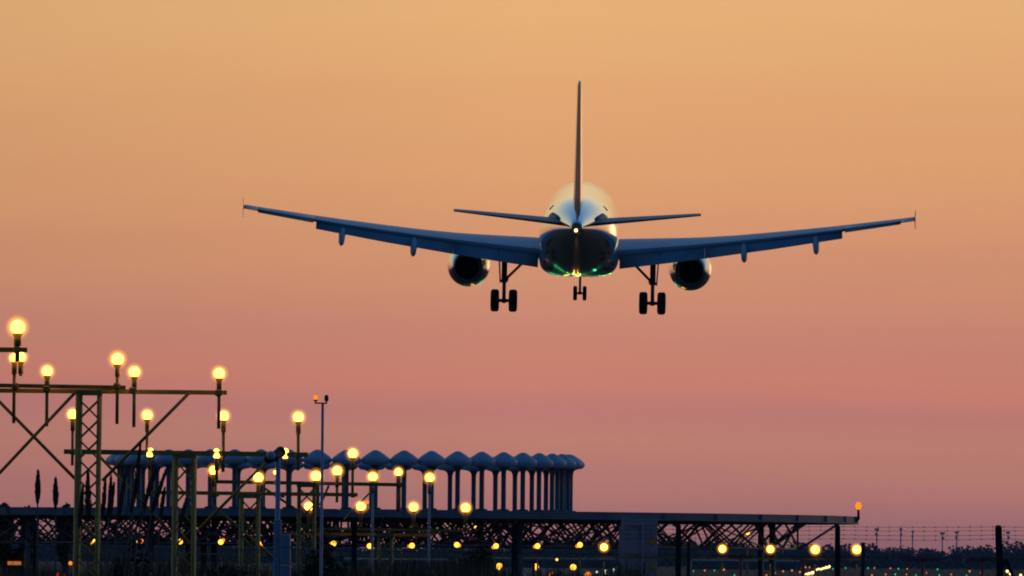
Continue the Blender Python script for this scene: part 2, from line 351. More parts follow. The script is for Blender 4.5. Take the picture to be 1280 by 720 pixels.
for sx in (-1, 1):
    def mir(rs): return rs if sx > 0 else [[(-p[0], p[1], p[2]) for p in reversed(r)] for r in rs]
    full = airfoil(0, 1); cut = airfoil(0, .82)
    xs = [1.2, 2.5, 4, 5.4, 6.4, 8, 10, 12, 13.45]
    W = MB().rings(mir([section(cut, (x_, LE(x_), ZW(x_)), CH(x_), TH(x_), .025) for x_ in xs]))
    W.rings(mir([section(airfoil(0, .80), (x_, LE(x_), ZW(x_)), CH(x_), TH(x_), .02) for x_ in (13.45, 14.9, 16.35)]))
    W.rings(mir([section(full, (x_, LE(x_), ZW(x_)), CH(x_), TH(x_), .02) for x_ in (16.35, 16.8, 17.0)]))
    wg = W.build('wing', 'wing', pl)
    for a, b_ in ((2.08, 6.425), (6.43, 13.38)):
        fl = []
        for x_ in (a, (a+b_)/2, b_):
            cf = (.205*CH(x_) if a > 5 else .235*CH(x_)); y_le = LE(x_)-.79*CH(x_)
            if a < 5: cf = 1.2-.0475*(x_-2); 
            fl.append(section(full, (x_, y_le, ZW(x_)-.10-.012*CH(x_)), cf, .13, R(34)))
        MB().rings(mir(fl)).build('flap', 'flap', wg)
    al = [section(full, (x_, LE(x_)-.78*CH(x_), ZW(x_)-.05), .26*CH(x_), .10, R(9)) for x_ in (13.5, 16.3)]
    MB().rings(mir(al)).build('aileron', 'under', wg)  # near-black tone paints in the shade of the gap along the wing
    for x_ in (8.42, 12.05):      # canoe fairings
        yc = TE(x_); zc = ZW(x_)-.58
        f_ = [(yc+2.4, zc+.45, .05, .05), (yc+1.4, zc+.3, .16, .22), (yc+.2, zc+.05, .19, .28), (yc-.7, zc-.22, .16, .24), (yc-1.35, zc-.42, .03, .05)]
        MB().rings([ell(y, sx*x_, z, rx*.95, rz*1.15, 2, 14) for y, z, rx, rz in reversed(f_)]).build('flap_track_fairing', 'wing', wg)
    # wingtip fence
    xt, zt = 17.02, ZW(17.0); yl, yt_ = LE(17)+.05, TE(17)-.25
    pr = [(yl, 0), (yl-.9, .22), (yt_-.2, .50), (yt_-.05, .15), (yt_+.1, 0), (yt_-.05, -.15), (yt_-.2, -.48), (yl-.9, -.2)]
    f_ = MB().rings([[(sx*xt-.012, y, zt+z) for y, z in pr], [(sx*xt+.012, y, zt+z) for y, z in pr]], False)
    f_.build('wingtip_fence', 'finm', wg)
    # tailplane
    hz = [section(full, (x_, -14.9-(x_-.6)*.60, .86+(x_-.6)*math.tan(R(6.3))), 3.7-(x_-.6)*.42, .10, R(-1)) for x_ in (.55, 2, 4, 5.6, 6.05)]
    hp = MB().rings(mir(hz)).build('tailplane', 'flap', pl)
    # engine
    ex, ez_ = sx*5.75, -2.18
    en = MB().lathe([(.80, 6.35), (.93, 6.5), (1.03, 6.3), (1.1, 5.6), (1.12, 4.6), (1.09, 3.2), (1.0, 2.0), (.84, 1.1), (.68, .55), (.60, .58), (.60, 1.4)][::-1], (ex, 0, ez_), 40, 'Y')
    eng = en.build('engine', 'nacelle', pl)
    MB().lathe([(.60, 1.39), (.605, 1.2), (.612, .55), (.59, .56), (.57, 1.3), (.1, 1.9)], (ex, 0, ez_), 32, 'Y').build('exhaust_nozzle', 'core', eng)
    MB().lathe([(.02, 1.1), (.14, 1.3), (.22, 1.85)], (ex, 0, ez_), 20, 'Y').build('exhaust_cone', 'core', eng)
    MB().lathe([(.02, 5.9), (.25, 5.5), (.80, 5.4), (.80, 6.3)], (ex, 0, ez_), 32, 'Y').build('fan', 'core', eng)
    py = MB().rings([ell(y, ex, z, .14, rz, 2.6, 14) for y, z, rz in [(-.6, -1.15, .15), (.8, -1.15, .35), (2.5, -1.05, .42), (4.6, -1.0, .3), (5.6, -1.05, .1)]])
    py.build('pylon', 'hull', eng)
    # main gear
    gx, gy = sx*3.8, -1.75; ax = -3.72
    gm = MB().tube((gx, gy, -1.3), (gx, gy, -2.75), .145).tube((gx, gy, -2.7), (gx, gy, ax), .095)
    gm.tube((gx-.62, gy, ax), (gx+.62, gy, ax), .085).tube((gx, gy-.12, -2.7), (gx, gy-.33, -3.15), .04).tube((gx, gy-.33, -3.15), (gx, gy-.08, ax), .04)
    gm.box((gx, gy, -2.72), .36, .36, .14, .03).box((gx, gy, ax), .26, .26, .26, .05)
    lg = gm.build('landing_gear', 'gear', pl)
    MB().tube((gx-sx*1.35, gy+.1, -1.35), (gx-sx*.08, gy, -2.62), .07).box((gx-sx*.12, gy, -2.6), .2, .2, .2, .03).build('side_stay', 'gear', lg)
    dm = MB().beam((gx+sx*.30, gy+.1, -1.1), (gx+sx*.20, gy+.1, -2.8), .07, .9); dm.build('gear_door', 'wing', lg)
    for s2 in (-1, 1):
        wx = gx+s2*.465; wr = .575; ww = .215
        wl = MB().lathe([(.2, -ww), (wr*.78, -ww), (wr*.93, -ww*.86), (wr, -ww*.5), (wr, ww*.5), (wr*.93, ww*.86), (wr*.78, ww), (.2, ww)], (wx, gy, ax), 32, 'X').build('wheel', 'tyre', lg)
        MB().lathe([(.05, -ww*.8), (.27, -ww*1.03), (.27, ww*1.03), (.05, ww*.8)], (wx, gy, ax), 20, 'X').build('rim', 'gear', wl)
# fin + rudder
def finsec(c0, c1): return [section(airfoil(c0, c1), (0, y, z), c, th, 0, True) for z, y, c, th in
    [(1.2, -12.6, 6.9, .085), (2.2, -13.9, 5.9, .078), (4.2, -15.45, 4.75, .078), (6.2, -17.05, 3.6, .078), (7.75, -18.3, 2.65, .09), (7.93, -18.6, 2.2, .05)]]
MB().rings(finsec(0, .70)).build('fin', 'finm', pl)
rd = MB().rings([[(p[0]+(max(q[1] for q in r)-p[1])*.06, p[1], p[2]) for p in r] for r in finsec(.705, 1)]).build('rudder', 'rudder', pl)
# nose gear
ny, nx_ = 10.9, 0
nb = MB().tube((0, ny, -1.7), (0, ny, -2.75), .10).tube((0, ny, -2.7), (0, ny, -3.86), .065).tube((-.33, ny, -3.86), (.33, ny, -3.86), .055)
nb.tube((0, ny+.1, -2.75), (0, ny+1.2, -1.9), .05).box((0, ny, -2.8), .26, .2, .14, .03).box((0, ny, -3.84), .18, .18, .2, .04).tube((0, ny-.1, -2.8), (0, ny-.3, -3.3), .035).tube((0, ny-.3, -3.3), (0, ny, -3.8), .035)
ng = nb.build('landing_gear', 'gear', pl); ng['label'] = 'small twin wheel nose gear under the belly'
for s2 in (-1, 1):
    wx = s2*.25; wr = .385; ww = .105
    wl = MB().lathe([(.12, -ww), (wr*.8, -ww), (wr*.95, -ww*.8), (wr, -ww*.4), (wr, ww*.4), (wr*.95, ww*.8), (wr*.8, ww), (.12, ww)], (wx, ny, -3.86), 28, 'X').build('wheel', 'tyre', ng)
    MB().beam((s2*.42, ny+.9, -1.95), (s2*.45, ny+.9, -2.5), .03, 1.2).build('gear_door', 'wing', ng)
pl.location = P(724.6, 285, 402.5)
pl.rotation_euler = (Matrix.Rotation(R(-.9), 3, 'Z') @ Matrix.Rotation(R(4.6), 3, 'X') @ Matrix.Rotation(R(.6), 3, 'Y')).to_euler()

# ------------------------------------------------------------------ round navigation beacon on its platform
BD = 225.0; bc = P(431, 640, BD); PZ = P(431, 641, BD).z; bc.z = 0
nav = empty('radio_beacon', bc, 'round steel lattice platform carrying a ring of mushroom shaped aerials', 'radio beacon')
RO = 14.65
mb = MB().lathe([(.05, PZ-.10), (RO-.1, PZ-.10), (RO-.1, PZ-.04), (.05, PZ-.04)], bc, 96, smooth=False); mb.build('deck', 'deck', nav)
rim = MB()
for i in range(48):      # fascia panels with small gaps and joint plates
    a0, a1 = 2*math.pi*i/48, 2*math.pi*(i+1)/48
    p, q = bc+Vector((RO*math.cos(a0), RO*math.sin(a0), PZ-.09)), bc+Vector((RO*math.cos(a1), RO*math.sin(a1), PZ-.09))
    rim.beam(p, q, .06, .20)
    rim.beam(p+Vector((math.cos(a0)*.05, math.sin(a0)*.05, -.09)), p+Vector((math.cos(a0)*.05, math.sin(a0)*.05, .10)), .05, .05)
for i in range(96):
    a0, a1 = 2*math.pi*i/96, 2*math.pi*(i+1)/96
    p, q = [bc+Vector(((RO+.03)*math.cos(a), (RO+.03)*math.sin(a), PZ-.185)) for a in (a0, a1)]
    rim.beam(p, q, .12, .035)
rim.build('rim', 'deck', nav)
ped = MB()
for i in range(48):
    a0, a1 = 2*math.pi*(i+.1)/48, 2*math.pi*(i+.9)/48
    ped.beam(bc+Vector((6.47*math.cos(a0), 6.47*math.sin(a0), PZ+.02)), bc+Vector((6.47*math.cos(a1), 6.47*math.sin(a1), PZ+.02)), .35, .10)
ped.build('aerial_plinth', 'deck', nav)
for i in range(24):
    a = 2*math.pi*(i+.35)/24; dv = Vector((math.cos(a), math.sin(a), 0)); tr = MB()
    seg = 8; zt, zb = PZ-.145, PZ-.93
    tr.beam(bc+dv*1.2+Vector((0, 0, zt)), bc+dv*(RO-.25)+Vector((0, 0, zt)), .09, .09)
    tr.tube(bc+dv*1.2+Vector((0, 0, zb)), bc+dv*(RO-1.5)+Vector((0, 0, zb)), .036, n=6)
    for j in range(seg):
        r0, r1 = 1.2+(RO-1.5)*j/seg, 1.2+(RO-1.5)*(j+.5)/seg; r2 = 1.2+(RO-1.5)*(j+1)/seg
        tr.tube(bc+dv*r0+Vector((0, 0, zt)), bc+dv*min(r1, RO-1.5)+Vector((0, 0, zb)), .03, n=6)
        tr.tube(bc+dv*min(r1, RO-1.5)+Vector((0, 0, zb)), bc+dv*r2+Vector((0, 0, zt)), .03, n=6)
    tr.build('radial_truss', 'galv', nav)
for rr, nseg in ((13.1, 24), (8.2, 16), (4.6, 12)):
    tr = MB(); zt, zb = PZ-.16, PZ-.93
    pts = [bc+Vector((rr*math.cos(2*math.pi*(i+.35)/nseg), rr*math.sin(2*math.pi*(i+.35)/nseg), 0)) for i in range(nseg)]
    for i in range(nseg):
        p, q = pts[i], pts[(i+1) % nseg]; m_ = (p+q)/2; zz = Vector((0, 0, 1))
        tr.tube(p+zz*zb, q+zz*zb, .03, n=6).tube(p+zz*zt, m_+zz*zb, .028, n=6).tube(m_+zz*zb, q+zz*zt, .028, n=6).tube(p+zz*zt, q+zz*zb, .022, n=6)
    tr.build('ring_truss', 'galv', nav)
for rr, nn in ((13.1, 8), (5.5, 4)):
    for i in range(nn):
        a = 2*math.pi*(i+.5)/nn; p = bc+Vector((rr*math.cos(a), rr*math.sin(a), 0))
        MB().tube(p, p+Vector((0, 0, PZ-.15)), .09, n=12).box(p+Vector((0, 0, .05)), .5, .5, .1).build('support_column', 'deck', nav)
for k_ in range(50):
    a = R(-88.5+7.2*k_)
    if k_ == 0:
        A0 = MB().lathe([(.16, .0), (.16, .04), (.070, .05), (.070, 1.06), (.085, 1.14), (.12, 1.20), (.25, 1.245)], (0, 0, 0), 16).build('aerial', 'column', nav, world=False)
        MB().lathe([(.22, 1.235), (.33, 1.25), (.395, 1.30), (.41, 1.36), (.395, 1.41), (.35, 1.455), (.25, 1.53), (.14, 1.60), (.07, 1.64), (.005, 1.65)], (0, 0, 0), 28).build('radome', 'radome', A0, world=False)
        A = A0
    else: A = copy_tree(A0, nav)
    A.location = Vector((6.47*math.cos(a), 6.47*math.sin(a), PZ+.07)); A.rotation_euler = (0, 0, a)
# centre aerial of the beacon
# red obstruction light on a thin pole at the right end of the platform
b0 = P(1073, 650, BD); b1 = P(1073, 637, BD)
cb = MB().tube(b0, b1, .04, .035).tube(b1, b1+Vector((0, 0, .09)), .04, .075).tube(b0, P(1066, 655, BD), .03)
ob = cb.build('warning_light', 'black', nav)
MB().ball(P(1073, 632.5, BD), .085, 14, 1.35).build('bulb', 'bulbo', ob)

# equipment cabinet in front of the platform
cd_ = 206.0; c0 = P(800, 648, cd_); w_ = 44*U(cd_)
eq = empty('equipment_cabinet', (c0.x, cd_, 0), 'tall blue grey metal cabinet under the platform edge with two yellow plates', 'cabinet')
MB().box((c0.x, cd_+.45, c0.z/2), w_, .9, c0.z, .012).build('housing', 'cabinet', eq)
MB().box((c0.x-.46, cd_-.02, c0.z/2-.06), .0+.18, .04, c0.z-.3, .006).build('panel', 'cabinet', eq)
MB().box((c0.x+.08, cd_-.05, c0.z/2-.08), .09, .10, c0.z-.2, .02).build('cable_duct', 'bluepole', eq)
for yy in (658, 693.5, 713): MB().box((c0.x-.06, cd_-.03, P(800, yy, cd_).z), .42, .05, .03).build('hinge_bar', 'deck', eq)
for yy in (677, 707):
    q = P(816, yy, cd_); MB().box((q.x, cd_-.012, q.z), .14, .02, .14, .004).build('warning_plate', 'yplate', eq)

# ------------------------------------------------------------------ approach light gantries
def stem_lamp(parent, px, py, d, r, bot, sw=3.4, bulb='bulb', glow=True, smat='steel', name='lamp', socket=True):
    """r = radius of the blown-out disc in pixels; bot = pixel row where the tube ends"""
    u = U(d); c = P(px, py, d); rr = r*u; e = Vector((c.x, c.y, P(px, bot, d).z))
    if bot > 716: e.z = 0
    h = MB(); top = c-Vector((0, 0, rr*.9))
    h.tube(e, top-Vector((0, 0, .14*(d/100))), sw*u/2)
    if socket:
        h.tube(top-Vector((0, 0, .15*(d/100))), top, sw*u*.75).tube(top-Vector((0, 0, .03)), top+Vector((0, 0, .01)), rr*.5, rr*.75)
    L_ = h.build(name, smat, parent)
    MB().ball(c, rr*.93, 20).build('bulb', bulb, L_)
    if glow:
        MB().ball(c, rr*1.95, 24).build('glare_halo', M['glow'+glow], L_)  # added glow ball: the bulb's glare halo built as a shape
    return L_
for nm, s_ in (('A', 16), ('B', 13), ('C', 10)): M['glow'+nm] = lamp_halo('warm_lamp_halo_'+nm.lower(), (1, .36, .02), s_)
def mast(parent, pxl, pxr, top, d, wl=5, wr=4, step=26, lean=0, m='steel'):
    """square lattice mast from the pixel row top down to the ground"""
    u = U(d); a, b_ = P(pxl, top, d), P(pxr, top, d); w_ = b_.x-a.x; H = a.z
    ys = (d-w_/2, d+w_/2)
    for yy in ys:
        for xx, rr in ((a.x, wl), (b_.x, wr)):
            MB().tube((xx-lean, yy, 0), (xx, yy, H), rr*u/2, n=8).build('mast_leg', m, parent)
    la = MB(); z = H-.06; st = step*u; r_ = 1.7*u/2; f = 1
    while z-st > 0:
        zz = z-st
        for yy in ys:
            la.tube((a.x, yy, z), (b_.x, yy, zz), r_, n=5).tube((b_.x, yy, z), (a.x, yy, zz), r_, n=5)
        for xx in (a.x, b_.x):
            la.tube((xx, ys[0], z), (xx, ys[1], zz), r_*.7, n=5)
        z = zz
    la.build('lacing', m, parent)
    MB().beam((a.x-3*u, d, H+.02), (b_.x+3*u, d, H+.02), w_*1.2, 6*u).build('cap_plate', m, parent)
def bar(parent, x0, y0, x1, y1, d, h, m='steel', name='crossbeam', dy=0):
    p, q = P(x0, y0, d), P(x1, y1, d); p.y += dy; q.y += dy; u = U(d)
    return MB().beam(p, q, h*u, h*u).build(name, m, parent)
def brace(parent, x0, y0, x1, y1, d, h, m='steel', dy=.0):
    p, q = P(x0, y0, d), P(x1, y1, d); p.y += dy; q.y += dy
    return MB().tube(p, q, h*U(d)/2, n=8).build('brace', m, parent)
def clamp(parent, pts, d, s=9, m='steel'):
    u = U(d)
    for x_, y_ in pts:
        MB().box(P(x_, y_, d)-Vector((0, .0, 0)), s*u, s*u, s*u, s*u*.2).build('clamp', m, parent)

def gantry(px, d, label):
    b = P(px, 700, d); return empty('light_gantry', (b.x, d, 0), label, 'light gantry', 'approach light gantries')
# A0: nearest, mostly outside the frame on the left
gA = gantry(-60, 84, 'highest light gantry cut off by the left edge, carrying the biggest lamp')
bar(gA, -170, 435.5, 34, 437.5, 84, 6)
mast(gA, -95, -60, 440, 84, 7, 5)
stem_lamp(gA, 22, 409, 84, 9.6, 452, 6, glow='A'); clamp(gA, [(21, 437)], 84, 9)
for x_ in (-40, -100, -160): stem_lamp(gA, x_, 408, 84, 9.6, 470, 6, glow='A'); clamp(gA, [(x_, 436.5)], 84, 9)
# A: long double beam
gB = gantry(111, 95, 'light gantry with a double beam on the tall lattice mast')
bar(gB, -140, 479.5, 157, 484.5, 95, 5); bar(gB, -140, 486.5, 283, 490.5, 95, 5.5, dy=.16)
mast(gB, 99, 124.5, 493, 95, 7.5, 5, 25, .02)
brace(gB, 94, 491, -60, 655, 95, 4.2, dy=-.05); brace(gB, -90, 490, -4, 499, 95, 4.2); brace(gB, -4, 499, 95, 600, 95, 4.2, dy=.07); brace(gB, 237, 491, 128, 601, 95, 4.2, dy=-.05)
for px, py, bot, r in ((18, 447.5, 529, 6.2), (26, 446.5, 470, 6.8), (59, 464, 533, 7.0), (147, 449, 530, 8.0), (168, 465, 534, 7.2), (274, 467, 536, 7.3), (-50, 450, 530, 8)):
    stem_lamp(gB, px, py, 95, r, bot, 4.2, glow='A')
clamp(gB, [(19, 483), (58, 486), (146, 483), (166, 488), (273, 491)], 95, 9)
# B
gC = gantry(231, 120, 'light gantry on the second lattice mast, beam crossing the mushroom aerials')
bar(gC, 80, 564.5, 385, 568.5, 120, 6); mast(gC, 219.5, 243, 571, 120, 6.5, 5.5, 27, 0)
brace(gC, 122, 568, 212, 664, 120, 3.6); brace(gC, 340, 570, 248, 662, 120, 3.6)
for px, py, bot, r, sw in ((91, 518, 582, 6.6, 3.6), (184, 519, 572, 6.6, 3.4), (187, 567.5, 618, 4.8, 3.6), (188.5, 563, 570, 3.2, 3), (279.5, 520, 590, 6.6, 4), (271, 569, 600, 4.8, 4), (270.5, 564, 570, 3.6, 3), (373, 521.5, 588, 6.8, 4), (356.5, 570, 580, 4.0, 3.0), (356.5, 564.5, 570, 4.6, 3)):
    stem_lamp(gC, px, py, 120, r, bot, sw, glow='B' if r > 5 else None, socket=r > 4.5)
clamp(gC, [(91, 565), (372, 569), (279, 567)], 120, 7.5)
# C
gD = gantry(311, 150, 'middle light gantry with its low beam ending beside the blue grey camera post')
bar(gD, 185, 615.5, 447, 618.5, 150, 4.6); mast(gD, 302, 323, 621, 150, 5, 5, 22)
brace(gD, 262, 575+52, 345, 700, 150, 3.2); brace(gD, 250, 660, 322, 587, 150, 3.2, dy=.4)
for px, py, bot, r in ((267, 588, 622, 6.0), (323, 597, 617, 6.3), (344, 590.5, 600, 2.6), (441, 567, 620, 6.2)):
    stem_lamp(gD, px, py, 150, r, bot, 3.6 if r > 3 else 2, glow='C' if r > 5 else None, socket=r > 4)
clamp(gD, [(187, 617), (271, 618), (353, 619), (441, 619)], 150, 6)
# D
gE = gantry(384, 175, 'light gantry with the upper of two parallel beams right of the camera post')
bar(gE, 260, 602, 503, 606, 175, 4.4, 'steel2'); mast(gE, 374, 393, 607, 175, 4.5, 4.5, 20, m='steel2')
brace(gE, 375, 640, 330, 610, 175, 3, 'steel2'); brace(gE, 411, 607, 400, 632, 175, 3, 'steel2')
for px, py, bot, r in ((395, 595, 606, 6.6), (421.5, 588.5, 628, 6.2), (498, 590, 640, 5.2)):
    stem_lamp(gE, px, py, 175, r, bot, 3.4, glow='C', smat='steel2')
clamp(gE, [(421, 604.5), (500, 606)], 175, 6, 'steel2')
# E / F low beams
gF = gantry(483, 190, 'low light gantry with a thin beam just below the platform rim')
bar(gF, 395, 661, 588, 663.5, 190, 3.2, 'steel2'); bar(gF, 352, 667, 540, 669, 190, 4, 'steel2', dy=.4)
mast(gF, 474, 490, 670, 190, 3.6, 3.6, 22, m='steel2')
brace(gF, 466, 612, 430, 650, 190, 2.4, 'steel2')
for px, py, bot, r in ((386, 633, 662, 5.6), (451, 633, 662, 5.8), (517, 634, 662, 5.8), (582, 635, 662, 5.8)):
    stem_lamp(gF, px, py, 190, r, bot, 3, glow='C', smat='steel2')
stem_lamp(gF, 459, 628, 190, 2.4, 640, 1.6, 'bulbo', None, 'steel2')
# single lamps on slender pale posts
for px, py, lab in ((466, 596, 'approach lamp on a slender pale post, left one of the two'), (537, 597, 'approach lamp on a slender pale post, right one of the two')):
    b = P(px, py, 180); t_ = empty('approach_lamp', (b.x, 180, 0), lab, 'lamp', 'approach lamps on slender posts')
    stem_lamp(t_, px, py, 180, 6, 720, 3.2, glow='C', smat='cabinet', name='post')
# long crossbar row beyond the beacon
rows = [(119, 677), (174, 677.5), (225, 677), (276, 677.5), (323, 679), (417, 679.5), (462, 682.5), (515, 682), (571, 681), (620, 682.5), (672, 682.5), (725, 681), (755, 684), (903, 686), (963, 686.5), (1019, 687), (1071, 687)]
b = P(595, 690, 203)
gR = empty('light_row', (b.x, 203, 0), 'long low row of approach lamps on short posts behind the lattice platform', 'light row')
p, q = P(100, 691, 203), P(1085, 699.5, 203)
MB().beam(p, q, .05, .05).build('rail', 'steel2', gR)
for i, (px, py) in enumerate(rows):
    big = px > 740
    r = 5.4 if px > 1000 else (4.7 if big else 3.6)
    stem_lamp(gR, px, py, 203, r, 720, 2.2, 'bulb' if big else 'bulbd', 'C' if big else None, 'steel2', socket=False)
    if not big:      # second half-hidden lamp head beside it
        MB().ball(P(px+random.choice((-3.5, 3.2)), py+random.uniform(-2.5, 3), 203.15), 2.2*U(203), 10).build('bulb', 'bulbo', gR)
# lower, further lamps
low = [(88, 704, 2.6, 'bulbo'), (594, 661, 4.0, 'bulbd'), (597, 695, 3.4, 'bulbd'), (576, 708.5, 4.2, 'bulbd'), (624, 708, 4.6, 'bulbd'), (669.5, 708.5, 4.3, 'bulbd'), (716.5, 709, 4.1, 'bulbd'), (503, 650.5, 2.2, 'bulbd'), (696, 699.5, 1.8, 'bulbd'), (934.5, 666, 2.8, 'bulbd'), (690, 719, 4, 'bulbo'), (735, 719, 4.5, 'bulbo'), (72, 718.5, 2.6, 'bulbr'), (80, 719, 2.0, 'bulbr')]
lt = ['small orange lamp low beside the tall lattice mast', 'yellow lamp hanging just under the platform rim right of the low beam', 'small square looking lamp above the right bush', 'lamp glowing inside the bush at the bottom centre', 'leftmost of three even yellow lamps at the bottom right of the bush', 'middle one of three even yellow lamps at the bottom centre', 'rightmost of three even yellow lamps left of the cabinet', 'tiny lamp just under the platform rim between two gantry lamps', 'tiniest yellow lamp between the lower two rows', 'small lamp seen through the right lattice of the platform', 'orange lamp cut by the bottom edge, left of two', 'orange lamp cut by the bottom edge left of the cabinet', 'red light at the bottom edge left of the tall lattice mast', 'smaller red light at the bottom edge left of the tall lattice mast']
for i, (px, py, r, bm) in enumerate(low):
    d = 330+6*i; b = P(px, py, d); t_ = empty('approach_lamp', (b.x, d, 0), lt[i], 'lamp', 'low approach lamps beyond the platform')
    stem_lamp(t_, px, py, d, r, 720, 2, bm, None, 'steel2', 'post', False)

# ------------------------------------------------------------------ twin obstruction light mast
d = 110; b = P(401.5, 700, d)
t_ = empty('warning_light_mast', (b.x, d, 0), 'slim grey pole with a small crossarm holding one lit and one dark warning light', 'mast')
MB().tube((b.x, d, 0), (b.x, d, P(401, 505, d).z), 4*U(d)/2, 3.4*U(d)/2).build('pole', 'bluepole', t_)
x0, x1, zc = P(394.5, 504, d), P(408, 504, d), P(401, 504, d).z
MB().beam((x0.x-.01, d, zc), (x1.x+.01, d, zc), .02, .02).tube((x0.x, d, zc), (x0.x, d, zc+.035), .012).tube((x1.x, d, zc), (x1.x, d, zc+.035), .012).build('crossarm', 'gear', t_)
l0 = MB().lathe([(.026, 0), (.03, .01), (.03, .02)], (x0.x, d, zc+.03), 12).build('warning_light', 'black', t_)
MB().ball((x0.x, d, zc+.075), .03, 14, 1.15).build('bulb', 'bulbo', l0)
l1 = MB().lathe([(.024, 0), (.028, .01), (.03, .03), (.028, .07), (.018, .085), (.002, .088)], (x1.x, d, zc+.03), 12).build('warning_light', 'black', t_); l1['label'] = 'unlit dark warning light'

# ------------------------------------------------------------------ blue grey post with a camera and cabinets
d = 92; u = U(d); b = P(346.5, 700, d)
t_ = empty('camera_post', (b.x, d, 0), 'blue grey post with a tilted floodlight camera on top and boxes at its foot', 'post')
MB().tube((b.x, d, 0), (b.x, d, P(346, 575, d).z), 7.5*u/2, 6*u/2, 14).build('pole', 'bluepole', t_)
MB().box((b.x, d, P(346, 649, d).z/2), 9.5*u, 9.5*u, P(346, 649, d).z, .01).build('post_sleeve', 'bluepole', t_)
hd = P(344, 569, d); ax = Vector((.45, .6, .30)).normalized()
cm = MB().tube(hd-ax*.16, hd+ax*.10, .045, .06, 16).tube(hd+ax*.10, hd+ax*.13, .066, .062, 16).tube(hd-Vector((0, 0, .02)), (b.x, d, P(346, 577, d).z), .025)
ca = cm.build('camera', 'black', t_)
MB().ball(hd-ax*.10-Vector((-.01, 0.05, -.03)), .055, 16).build('lens_hood', 'radome', ca)
for y0, y1, mm in ((668, 684.5, 'bluepole'), (686, 705, 'cabinet'), (707, 745, 'cabinet')):
    p, q = P(357, y0, d), P(357, y1, d)
    MB().box((p.x, d-.02, (p.z+q.z)/2), 12.5*u, .16, abs(p.z-q.z), .01).build('meter_box', mm, t_)
MB().box((P(357, 700, d).x, d+.04, .9), .05, .05, 1.8).build('box_stand', 'galv', t_)

# ------------------------------------------------------------------ fence with barbed wire
FD = 146; fx = P(700, 700, FD)
fn = empty('barbed_wire_fence', (fx.x, FD, 0), 'concrete post fence with strands of barbed wire and mesh across the bottom', 'fence')
fpx = [-360, -157, 45, 240, 443, 643, 848, 1047, 1255, 1457, 1660]
tops = []
for i, px in enumerate(fpx):
    tp = P(px-(7 if px == 1255 else 0), 650+px*.006-(0 if px != 1255 else 1), FD); bx = P(px+(1 if px == 1255 else 0), 720, FD).x
    tops.append(tp); hw = (8 if px == 1255 else 6.5)*U(FD)/2
    pm = MB(); rs = []
    for k_ in range(7):
        f_ = k_/6; z = (tp.z-.03)*f_; xx = bx+(tp.x-bx)*f_; h2 = hw*(1.15-.15*f_)
        rs.append([(xx-h2, FD-h2, z), (xx+h2, FD-h2, z), (xx+h2, FD+h2, z), (xx-h2, FD+h2, z)])
    rs.append([(tp.x-hw*.6, FD-hw*.6, tp.z), (tp.x+hw*.6, FD-hw*.6, tp.z), (tp.x+hw*.6, FD+hw*.6, tp.z), (tp.x-hw*.6, FD+hw*.6, tp.z)])
    pm.rings(rs, False)
    if px == 1255:
        q = P(1257, 699, FD)
        pm.beam(q, (q.x-.9, FD, 1.2), .06, .06).beam(q+Vector((0, .1, 0)), (q.x+.9, FD, 1.2), .06, .06)
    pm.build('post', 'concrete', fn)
for j, yy in enumerate((657, 661.5, 667, 672)):
    wm = MB(); prev = None
    for i in range(len(tops)-1):
        a, b_ = tops[i], tops[i+1]; dz_ = (657-yy)*U(FD)
        for s_ in range(9):
            f_ = s_/8; z = a.z+(b_.z-a.z)*f_+dz_-.0-.012*math.sin(math.pi*f_)*(1+j*.4)
            if s_ == 8 and i < len(tops)-2: continue
            p = Vector((a.x+(b_.x-a.x)*f_, FD-.08, z-.03))
            if prev is not None:
                wm.tube(prev, p, .0045, n=4)
            prev = p
        n_ = int((b_.x-a.x)/.2)
        for s_ in range(n_):
            f_ = (s_+.5)/n_; p = Vector((a.x+(b_.x-a.x)*f_, FD-.08, a.z+(b_.z-a.z)*f_+dz_-.03-.012*math.sin(math.pi*f_)*(1+j*.4)))
            wm.tube(p+Vector((-.012, 0, -.022)), p+Vector((.012, 0, .022)), .0035, n=4).tube(p+Vector((.014, 0, -.018)), p+Vector((-.014, 0, .018)), .0035, n=4)
    wm.build('wire', 'wire', fn)
mm = MB(); xa, xb = tops[0].x, tops[-1].x; zt = P(900, 690, FD).z; st = .16; x = xa-zt
while x < xb:
    mm.tube((x, FD+.09, 0), (x+zt, FD+.09, zt), .003, n=3).tube((x+zt, FD+.095, 0), (x, FD+.095, zt), .003, n=3); x += st
mm.tube((xa, FD+.09, zt), (xb, FD+.09, zt-.1), .006, n=4)
mm.build('wire_mesh', 'wire', fn)

# short dark post near the right
for px, top, lab in ((1079, 680, 'short dark post right of the rightmost row lamp'), (861, 678, 'short leaning dark post beside the cabinet')):
    d = 160; p = P(px, top, d); b = P(px-2, 720, d)
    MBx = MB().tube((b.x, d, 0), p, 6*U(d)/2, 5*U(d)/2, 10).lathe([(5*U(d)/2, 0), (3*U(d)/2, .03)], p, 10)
    tag(MBx.build('fence_stake', 'concrete'), lab, 'post', 'short dark posts')

